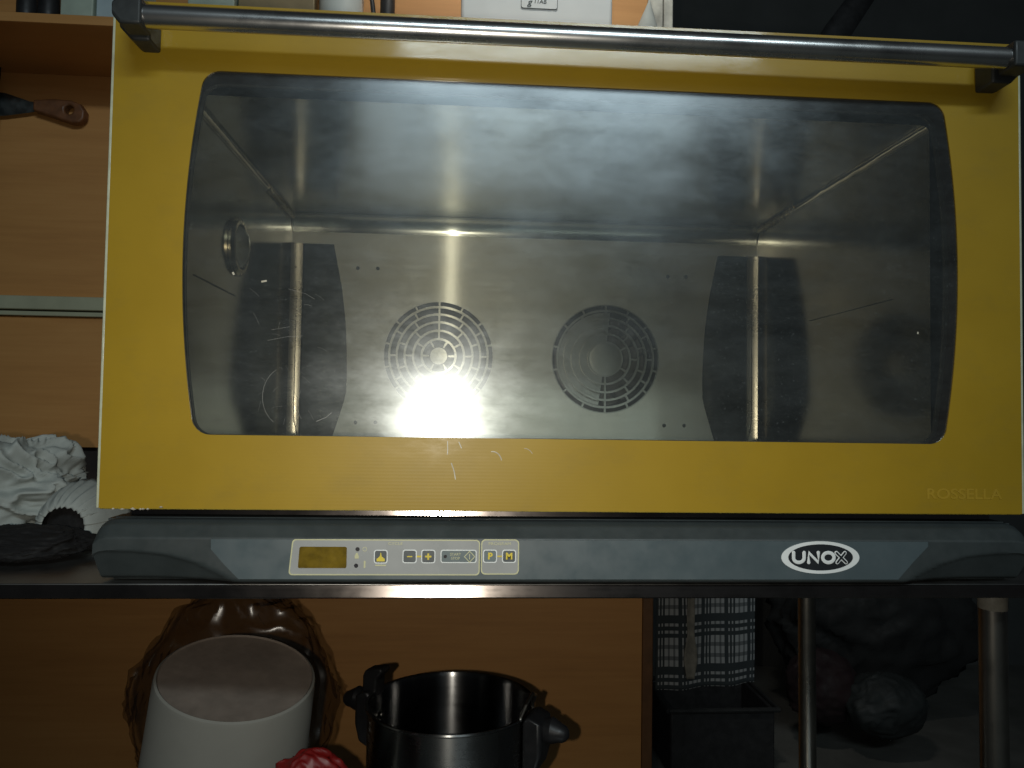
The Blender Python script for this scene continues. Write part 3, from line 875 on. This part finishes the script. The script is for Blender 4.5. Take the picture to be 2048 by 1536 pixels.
for i in range(26):
    x = 0.12 + random.random() * 0.11; z = 0.07 + random.random() * 0.12
    a = random.random() * 3.14; l = 0.003 + random.random() * 0.008
    mark([(x, z), (x + l * 0.5 * math.cos(a) , z + l * 0.5 * math.sin(a) + 0.0006), (x + l * math.cos(a), z + l * math.sin(a))], 0.00003 + 0.00004 * random.random())
mark([(0.1035, 0.1965), (0.1050, 0.1972)], 0.0014, 'stuck_fleck')
mark([(0.1275, 0.1905), (0.1320, 0.1915)], 0.0008, 'stuck_fleck')
mark([(0.7030, 0.1590), (0.7032, 0.1610)], 0.0008, 'stuck_fleck')
mark([(0.2865, 0.0585), (0.2868, 0.050), (0.2866, 0.047)], 0.00045, 'drip_glint')
mark([(0.2900, 0.0400), (0.2925, 0.0330), (0.2938, 0.0260)], 0.0005, 'drip_glint')
mark(arcp(0.325, 0.040, 0.008, 0.010, 15, 100), 0.00045, 'drip_glint')  # this arc and the next put a flash glint into pale colour
mark(arcp(0.352, 0.044, 0.008, 0.009, 30, 90), 0.00025, 'drip_glint')
mark([(0.2960, 0.058), (0.2985, 0.0525)], 0.0005, 'drip_glint')
# crumbs caught below the door
for i in range(9):
    x = 0.014 + 0.045 * random.random(); z = -0.0008 + 0.002 * random.random()
    c = MB(); c.lathe([(0.0002, -0.0008), (0.0012 + random.random() * 0.0010, 0.0), (0.0002, 0.0009)], (x, -0.0014, z), 7, 'Z')
    op(c.build('crumb', 'crumb', oven))

# ================================================================== THINGS ON THE LEFT OF THE OVEN
# wall shelf above, seen from below
sh = thing('wall_shelf', 'wooden wall shelf running behind the top of the oven', 'shelf', (0.0, 0.76, 0.73))
SI = Matrix.Translation((0, -0.76, -0.73))
for nm, a in (('board', (-1.5, 0.66, 0.664, 0.8695, 0.7290, 0.7440)), ('front_edge', (-1.5, 0.66, 0.660, 0.6635, 0.7285, 0.7445))):
    MB().box(*a).build(nm, 'wood', sh, bevel=0.0008).matrix_parent_inverse = SI

# scraper with wooden handle on the wall
sc = thing('scraper', 'paint scraper with a brown wooden handle hanging on the wood wall', 'scraper', (-0.50, 0.862, 0.66))
SC = Matrix.Translation((0.50, -0.862, -0.66))
MB().prism([(-0.640, 0.690), (-0.590, 0.684), (-0.545, 0.670), (-0.530, 0.668), (-0.530, 0.652), (-0.545, 0.648), (-0.590, 0.640), (-0.640, 0.636)], 0.858, 0.8595).build('blade', 'blade_steel', sc).matrix_parent_inverse = SC
hp = [(-0.534, 0.6705), (-0.500, 0.6735), (-0.465, 0.6725), (-0.446, 0.6655), (-0.4375, 0.652), (-0.4385, 0.637), (-0.447, 0.6285), (-0.462, 0.628), (-0.485, 0.6345), (-0.510, 0.6425), (-0.534, 0.6490)]
MB().prism(hp, 0.848, 0.868, [circle(-0.467, 0.6535, 0.0085, 16)]).build('wooden_handle', 'scraper_wood', sc, bevel=0.004, seg=3).matrix_parent_inverse = SC
# black cloth hanging at the picture's edge
def bc(u, v_):
    zz = 0.742 - 0.36 * v_
    xr = -0.592 - 0.020 * v_
    return (-0.78 + u * (xr + 0.78), 0.845 + 0.010 * math.sin(u * 22) + 0.006 * noise.noise((u * 4, v_ * 5, 1)), zz)
o = MB().grid(bc, 40, 30).build('hanging_cloth', 'cloth_black', None, smooth=True)
md = o.modifiers.new('thick', 'SOLIDIFY'); md.thickness = 0.002
tag(o, 'black cloth hanging from the shelf beside the scraper', 'cloth')

# things on the shelf
def crate(name, label, cat, x0, x1, y0, y1, h, mat, group=None):
    t = thing(name, label, cat, ((x0 + x1) / 2, (y0 + y1) / 2, 0.7447), group=group)
    hw, hd = (x1 - x0) / 2, (y1 - y0) / 2
    MB().box(-hw, hw, -hd, hd, 0.0, h * 0.86).build('carton', mat, t, bevel=0.002)
    MB().box(-hw - 0.001, hw + 0.001, -hd - 0.001, hd + 0.001, h * 0.862, h).build('lid', mat, t, bevel=0.002)
    return t
crate('carton_box', 'pale green carton at the left end of the shelf', 'box', -0.412, -0.357, 0.70, 0.80, 0.14, 'box_green')
crate('carton_box', 'pale blue carton on the shelf just left of the oven', 'box', -0.354, -0.290, 0.705, 0.80, 0.15, 'box_blue')
crate('carton_box', 'olive brown carton on the shelf behind the handle', 'box', -0.115, 0.020, 0.72, 0.83, 0.11, 'carton_olive')
crate('carton_box', 'narrow pale green carton behind the left end of the handle', 'box', -0.20, -0.119, 0.71, 0.80, 0.12, 'box_green')
for i, (x, lab) in enumerate(((-0.478, 'black jar on the shelf nearest the left edge'), (-0.441, 'black jar on the shelf next to the pale green carton'))):
    t = thing('black_jar', lab, 'jar', (x, 0.72, 0.7447), group='black jars on the shelf')
    MB().lathe([(0.0001, 0), (0.016, 0), (0.017, 0.004), (0.017, 0.075), (0.013, 0.082), (0.013, 0.086)], (0, 0, 0), 24).build('body', 'black_item', t, smooth=True)
    MB().lathe([(0.0145, 0.0862), (0.0145, 0.1), (0.0001, 0.1)], (0, 0, 0), 24).build('lid', 'black_item', t, smooth=True)
t = thing('white_jug', 'white plastic jug with a dark handle on the shelf', 'jug', (0.066, 0.735, 0.7447))
MB().lathe([(0.0001, 0), (0.036, 0), (0.039, 0.004), (0.040, 0.11), (0.034, 0.125), (0.026, 0.13)], (0, 0, 0), 32).build('body', 'jar_white', t, smooth=True)
MB().tube([(0.036, -0.01, 0.10), (0.056, -0.012, 0.088), (0.060, -0.012, 0.060), (0.050, -0.012, 0.046), (0.038, -0.01, 0.040)], 0.0045, 10).build('handle', 'black_item', t, smooth=True)
t = thing('added_gap_bottle', 'dark bottle put in for the dark gap between the white jug and the kitchen scale', 'bottle', (0.149, 0.74, 0.7447))
MB().lathe([(0.0001, 0), (0.0125, 0), (0.0135, 0.003), (0.0135, 0.12), (0.006, 0.14), (0.006, 0.16)], (0, 0, 0), 24).build('body', 'black_item', t, smooth=True)  # bottle added to fill the dark gap beside the jug
MB().lathe([(0.0075, 0.1602), (0.0075, 0.175), (0.0001, 0.175)], (0, 0, 0), 20).build('cap', 'black_item', t, smooth=True)
# kitchen scale
t = thing('kitchen_scale', 'white kitchen scale with a small label on the shelf', 'scale', (0.423, 0.77, 0.7447))
MB().box(-0.1385, 0.1385, -0.070, 0.075, 0.004, 0.135).build('housing', 'scale_white', t, bevel=0.006, seg=3)
for fx in (-0.11, 0.11):
    for fy in (-0.05, 0.055):
        MB().lathe([(0.0001, 0), (0.009, 0), (0.009, 0.0038)], (fx, fy, 0), 12).build('foot', 'black_item', t)
MB().box(-0.13, 0.13, -0.066, 0.07, 0.1365, 0.145).build('weighing_plate', 'scale_white', t, bevel=0.003)
MB().prism(rrect(-0.029, 0.036, 0.073, 0.115, 0.004), -0.0712, -0.0702).build('label_plate', 'scale_label', t)
MB().prism(rrect(-0.030, 0.037, 0.072, 0.116, 0.0045), -0.0714, -0.0702, [rrect(-0.0292, 0.0362, 0.0728, 0.1152, 0.004)]).build('label_outline', 'ink', t).hide_render = False
text_mesh('label_text', 'g', 0.017, (-0.0145, -0.0715, 0.0835), 'ink', t, shear=0.25, offset=0.0002)
text_mesh('label_text', '11AB', 0.0105, (0.0045, -0.0715, 0.0850), 'ink', t, shear=0.15, offset=0.0001)
# folded paper cone at the shelf's right end
t = MB()
t.lathe([(0.034, 0.0), (0.030, 0.03), (0.018, 0.075), (0.002, 0.122)], (0, 0, 0), 20)
o = t.build('piping_bag', 'cloth_white', None, smooth=True)
o.location = (0.632, 0.745, 0.7447); o.rotation_euler = (0, R(4), 0)
tag(o, 'white cone shaped piping bag standing at the right end of the shelf', 'piping bag')

# crumpled white cloth on the table
def crumple(name, mat, c, rad, seed, label, cat, amp=0.35, flat=0.0, nu=96, nv=64, fold=5.0):
    def fn(u, v_):
        a = 2 * math.pi * u; p_ = math.pi * (v_ - 0.5)
        d = Vector((math.cos(p_) * math.cos(a), math.cos(p_) * math.sin(a), math.sin(p_)))
        k = Vector((d.x * 1.6 + seed, d.y * 1.6, d.z * 1.6))
        n = noise.noise(k) * 0.6
        s = k * fold * 0.35 + Vector((noise.noise(k * 1.3 + Vector((3, 1, 7))), noise.noise(k * 1.3 + Vector((9, 2, 4))), 0)) * 1.5
        rdg = 1 - abs(noise.noise(s)) * 2
        rdg2 = 1 - abs(noise.noise(s * 2.3 + Vector((1.7, 4.2, 8.8)))) * 2
        r = 1 + amp * (n + 0.40 * rdg * abs(rdg) + 0.07 * rdg2 - 0.2)
        return (d.x * rad[0] * r, d.y * rad[1] * r, max(d.z * rad[2] * r, -rad[2] * 0.75 if flat else -9))
    o_ = MB().grid(fn, nu, nv).build(name, mat, None, smooth=True, angle=180)
    o_.location = c
    tag(o_, label, cat)
    return o_
crumple('crumpled_cloth', 'cloth_white', (-0.208, 0.245, -0.0135), (0.076, 0.070, 0.061), 2.3, 'crumpled white cloth heaped on the table left of the oven', 'cloth', 0.55, 1, 170, 120, 4.5)
# gathered cover with a pleated elastic mouth, dark inside
gc = thing('gathered_cover', 'pale elasticated cloth cover with pleats round a black opening', 'cloth cover', (-0.105, 0.16, -0.0613))
def pleat(u, v_):
    a = R(-30) + R(250) * u
    ridge = 0.0022 * math.sin(a * 22 + 3.5 * noise.noise((u * 6, 0, 0))) * (0.35 + 0.65 * math.sin(math.pi * min(1, v_ * 1.1)))
    r = 0.020 + (0.024 + 0.006 * noise.noise((u * 3, 2, 1))) * v_
    y = -0.034 + 0.055 * v_ ** 2.0 + ridge * 0.6
    return (r * 1.05 * math.cos(a) + 0.006, y + 0.02, 0.0225 + r * math.sin(a) * 1.0 + ridge)
o = MB().grid(pleat, 180, 14).build('pleats', 'cloth_white', gc, smooth=True, angle=180)
md = o.modifiers.new('thick', 'SOLIDIFY'); md.thickness = 0.0012
MB().lathe([(0.0001, -0.004), (0.024, -0.002), (0.036, 0.012), (0.040, 0.05), (0.0001, 0.055)], (0.006, 0.004, 0.0215), 28, 'Y').build('dark_opening', 'cloth_black', gc, smooth=True)
o = crumple('black_rag', 'cloth_black', (-0.115, 0.105, -0.0475), (0.062, 0.045, 0.016), 5.1, 'black rag lying flat on the table against the oven', 'cloth', 0.3, 1)
o = crumple('white_rag', 'cloth_white', (-0.215, 0.115, -0.0500), (0.045, 0.03, 0.015), 8.4, 'small white rag at the left edge of the table', 'cloth', 0.35, 1)

# ================================================================== THINGS UNDER THE TABLE
# cooking pot with black handles
pot = thing('cooking_pot', 'open stainless steel cooking pot with black side handles under the table', 'pot', (0.291, 0.33, -0.5048), (0, 0, R(-24)))
PH, PR = 0.2225, 0.105
MB().lathe([(0.0001, 0.0), (PR - 0.012, 0.0), (PR - 0.003, 0.005), (PR - 0.001, 0.014), (PR - 0.001, PH - 0.004), (PR + 0.002, PH - 0.001), (PR + 0.0015, PH + 0.001), (PR - 0.0015, PH + 0.0005)], (0, 0, 0), 72).build('body', 'steel_pot', pot, smooth=True)
MB().lathe([(PR - 0.0016, PH + 0.0003), (PR - 0.004, PH - 0.006), (PR - 0.004, 0.012), (PR - 0.015, 0.006), (0.0001, 0.005)], (0, 0, 0), 72).build('lining', 'steel_pot_shaded', pot, smooth=True)
for s in (-1, 1):
    hb = MB()
    hb.prism([(s * (PR - 0.002), PH - 0.070), (s * (PR + 0.016), PH - 0.062), (s * (PR + 0.022), PH - 0.040), (s * (PR + 0.022), PH - 0.004), (s * (PR + 0.004), PH + 0.003), (s * (PR - 0.002), PH - 0.004)], -0.022, 0.022)
    hb.build('handle_mount', 'handle_black', pot, bevel=0.004, seg=3)
    MB().tube([(s * (PR + 0.016), 0, PH - 0.018), (s * (PR + 0.030), 0, PH - 0.016), (s * (PR + 0.040), 0, PH - 0.018)], 0.014, 16, True, radii=[0.013, 0.0155, 0.011]).build('side_handle', 'handle_black', pot, smooth=True)
MB().prism([(-PR - 0.017, PH - 0.01), (-PR + 0.004, PH - 0.01), (-PR + 0.004, PH + 0.016), (-PR + 0.013, PH + 0.026), (-PR + 0.010, PH + 0.031), (-PR - 0.014, PH + 0.026), (-PR - 0.017, PH + 0.018)], -0.012, 0.012).build('lid_catch', 'handle_black', pot, bevel=0.003)
MB().tube([(PR - 0.004, -0.022, PH + 0.0), (PR + 0.002, -0.018, PH + 0.016), (PR + 0.004, 0.0, PH + 0.024), (PR + 0.002, 0.018, PH + 0.016), (PR - 0.004, 0.022, PH + 0.0)], 0.002, 8).build('wire_loop', 'steel_leg', pot, smooth=True)
for zz in (0.0, 0.016):
    MB().lathe([(0.0032, 0), (0.0030, -0.0015), (0.0001, -0.002)], (0, 0, 0), 10, 'X').build('rivet', 'steel_leg', pot).matrix_parent_inverse = Matrix.Translation((-PR + 0.0065, 0.0, PH - 0.032 - zz)) @ Matrix.Rotation(math.pi, 4, 'Z')
# white canister standing upside down, leaning in a clear bag
can = thing('white_canister', 'white canister upside down with a brownish base, leaning beside the pot', 'canister', (0.006, 0.305, -0.476), (R(13), R(9.5), 0))
MB().lathe([(0.098, 0.0), (0.0985, 0.004), (0.097, 0.010), (0.0875, 0.262), (0.0865, 0.266), (0.0840, 0.2675)], (0, 0, 0), 72).build('body', 'can_white', can, smooth=True)
MB().lathe([(0.0838, 0.2675), (0.0825, 0.2655), (0.078, 0.265), (0.040, 0.2655), (0.0001, 0.266)], (0, 0, 0), 72).build('base', 'can_base', can, smooth=True)['label'] = 'brownish grey base of the canister facing up'
MB().lathe([(0.0992, 0.001), (0.1005, 0.004), (0.1005, 0.018), (0.0985, 0.020)], (0, 0, 0), 72).build('rim', 'can_white', can, smooth=True)
crumple('clear_bag', 'clear_bag', (-0.012, 0.455, -0.335), (0.140, 0.045, 0.165), 11.7, 'crumpled clear plastic bag behind the white canister', 'plastic bag', 0.20, 0, 130, 90, 1.3)
crumple('red_bag', 'cloth_red', (0.150, 0.165, -0.322), (0.050, 0.024, 0.052), 17.2, 'bright red crumpled bag between the canister and the pot', 'bag', 0.20, 0, fold=0.8).rotation_euler = (0, R(-32), 0)

# checked towel on its rail, with a pale torn strip
rail = MB().tube([(0.66, 0.955, -0.14), (1.00, 0.955, -0.14)], 0.006, 12).build('towel_rail', 'steel_leg', None, smooth=True)
tag(rail, 'thin steel rail carrying the checked towel under the table', 'rail')
def tw(u, v_):
    x = 0.7165 + 0.214 * u
    z = -0.133 - (0.365 - 0.016 * u) * v_
    return (x, 0.946 + 0.006 * math.sin(u * 13 + v_ * 1.4) * v_ + 0.003 * noise.noise((u * 5, v_ * 5, 0)), z)
o = MB().grid(tw, 50, 50).build('kitchen_towel', 'towel_check', None, smooth=True)
md = o.modifiers.new('thick', 'SOLIDIFY'); md.thickness = 0.0015
tag(o, 'dark and white checked kitchen towel hanging under the table', 'towel')
def ts(u, v_):
    wdt = 0.008 + 0.003 * noise.noise((v_ * 6, 3, 1)) + (0.006 * math.exp(-((v_ - 0.85) / 0.1) ** 2))
    return (0.786 + wdt * (u - 0.5) * 2 + 0.003 * noise.noise((v_ * 3, 9, 1)), 0.930 + 0.003 * math.cos((u - 0.5) * 3), -0.133 - 0.335 * v_)
o = MB().grid(ts, 8, 60).build('torn_strip', 'strip_and_glint', None, smooth=True)
md = o.modifiers.new('thick', 'SOLIDIFY'); md.thickness = 0.002
tag(o, 'pale torn strip hanging in front of the checked towel', 'strip')

# dim things in the dark room behind
bn = thing('dark_crate', 'dark plastic crate on the floor below the checked towel', 'crate', (1.10, 1.75, -1.0))
MB().box(-0.16, 0.16, -0.13, -0.12, 0.0, 0.20).build('side_panel', 'black_item', bn, bevel=0.006)
MB().box(-0.16, 0.16, 0.12, 0.13, 0.0, 0.20).build('side_panel', 'black_item', bn, bevel=0.006)
MB().box(-0.16, -0.15, -0.1195, 0.1195, 0.0, 0.20).build('end_panel', 'black_item', bn, bevel=0.004)
MB().box(0.15, 0.16, -0.1195, 0.1195, 0.0, 0.20).build('end_panel', 'black_item', bn, bevel=0.004)
MB().tube([(-0.168, -0.138, 0.2), (0.168, -0.138, 0.2), (0.168, 0.138, 0.2), (-0.168, 0.138, 0.2), (-0.168, -0.138, 0.2)], 0.008, 8).build('rim', 'sack_grey', bn, smooth=True)
crumple('grey_sack', 'sack_grey', (1.78, 2.05, -0.62), (0.36, 0.22, 0.30), 21.0, 'grey sack heaped in the dark room behind the table legs', 'sack', 0.3, 0, 80, 50, 1.6)
crumple('teal_sack', 'sack_teal', (1.66, 1.72, -0.83), (0.13, 0.10, 0.10), 24.0, 'small teal bag lying in front of the grey sack', 'bag', 0.18, 0, 80, 50, 1.4)
crumple('red_sack', 'sack_red', (1.50, 1.80, -0.80), (0.12, 0.09, 0.12), 27.0, 'dark red bag between the table leg and the grey sack', 'bag', 0.18, 0, 80, 50, 1.4)
# dark pan hanging by its handle above, at the top right
pn = thing('hanging_pan', 'black pan handle slanting down at the dark wall top right', 'pan', (1.45, 1.55, 1.28))
PN = Matrix.Translation((-1.45, -1.55, -1.28))
MB().tube([(1.36, 1.55, 1.16), (1.42, 1.55, 1.255), (1.52, 1.55, 1.40)], 0.04, 14, True, radii=[0.040, 0.042, 0.036], flat=0.4).build('pan_handle', 'black_item', pn, smooth=True).matrix_parent_inverse = PN
MB().lathe([(0.0001, 0.0), (0.14, 0.0), (0.17, -0.05), (0.172, -0.05), (0.143, 0.006), (0.0001, 0.006)], (1.60, 1.56, 1.54), 40, 'Y').build('pan_body', 'black_item', pn, smooth=True).matrix_parent_inverse = PN
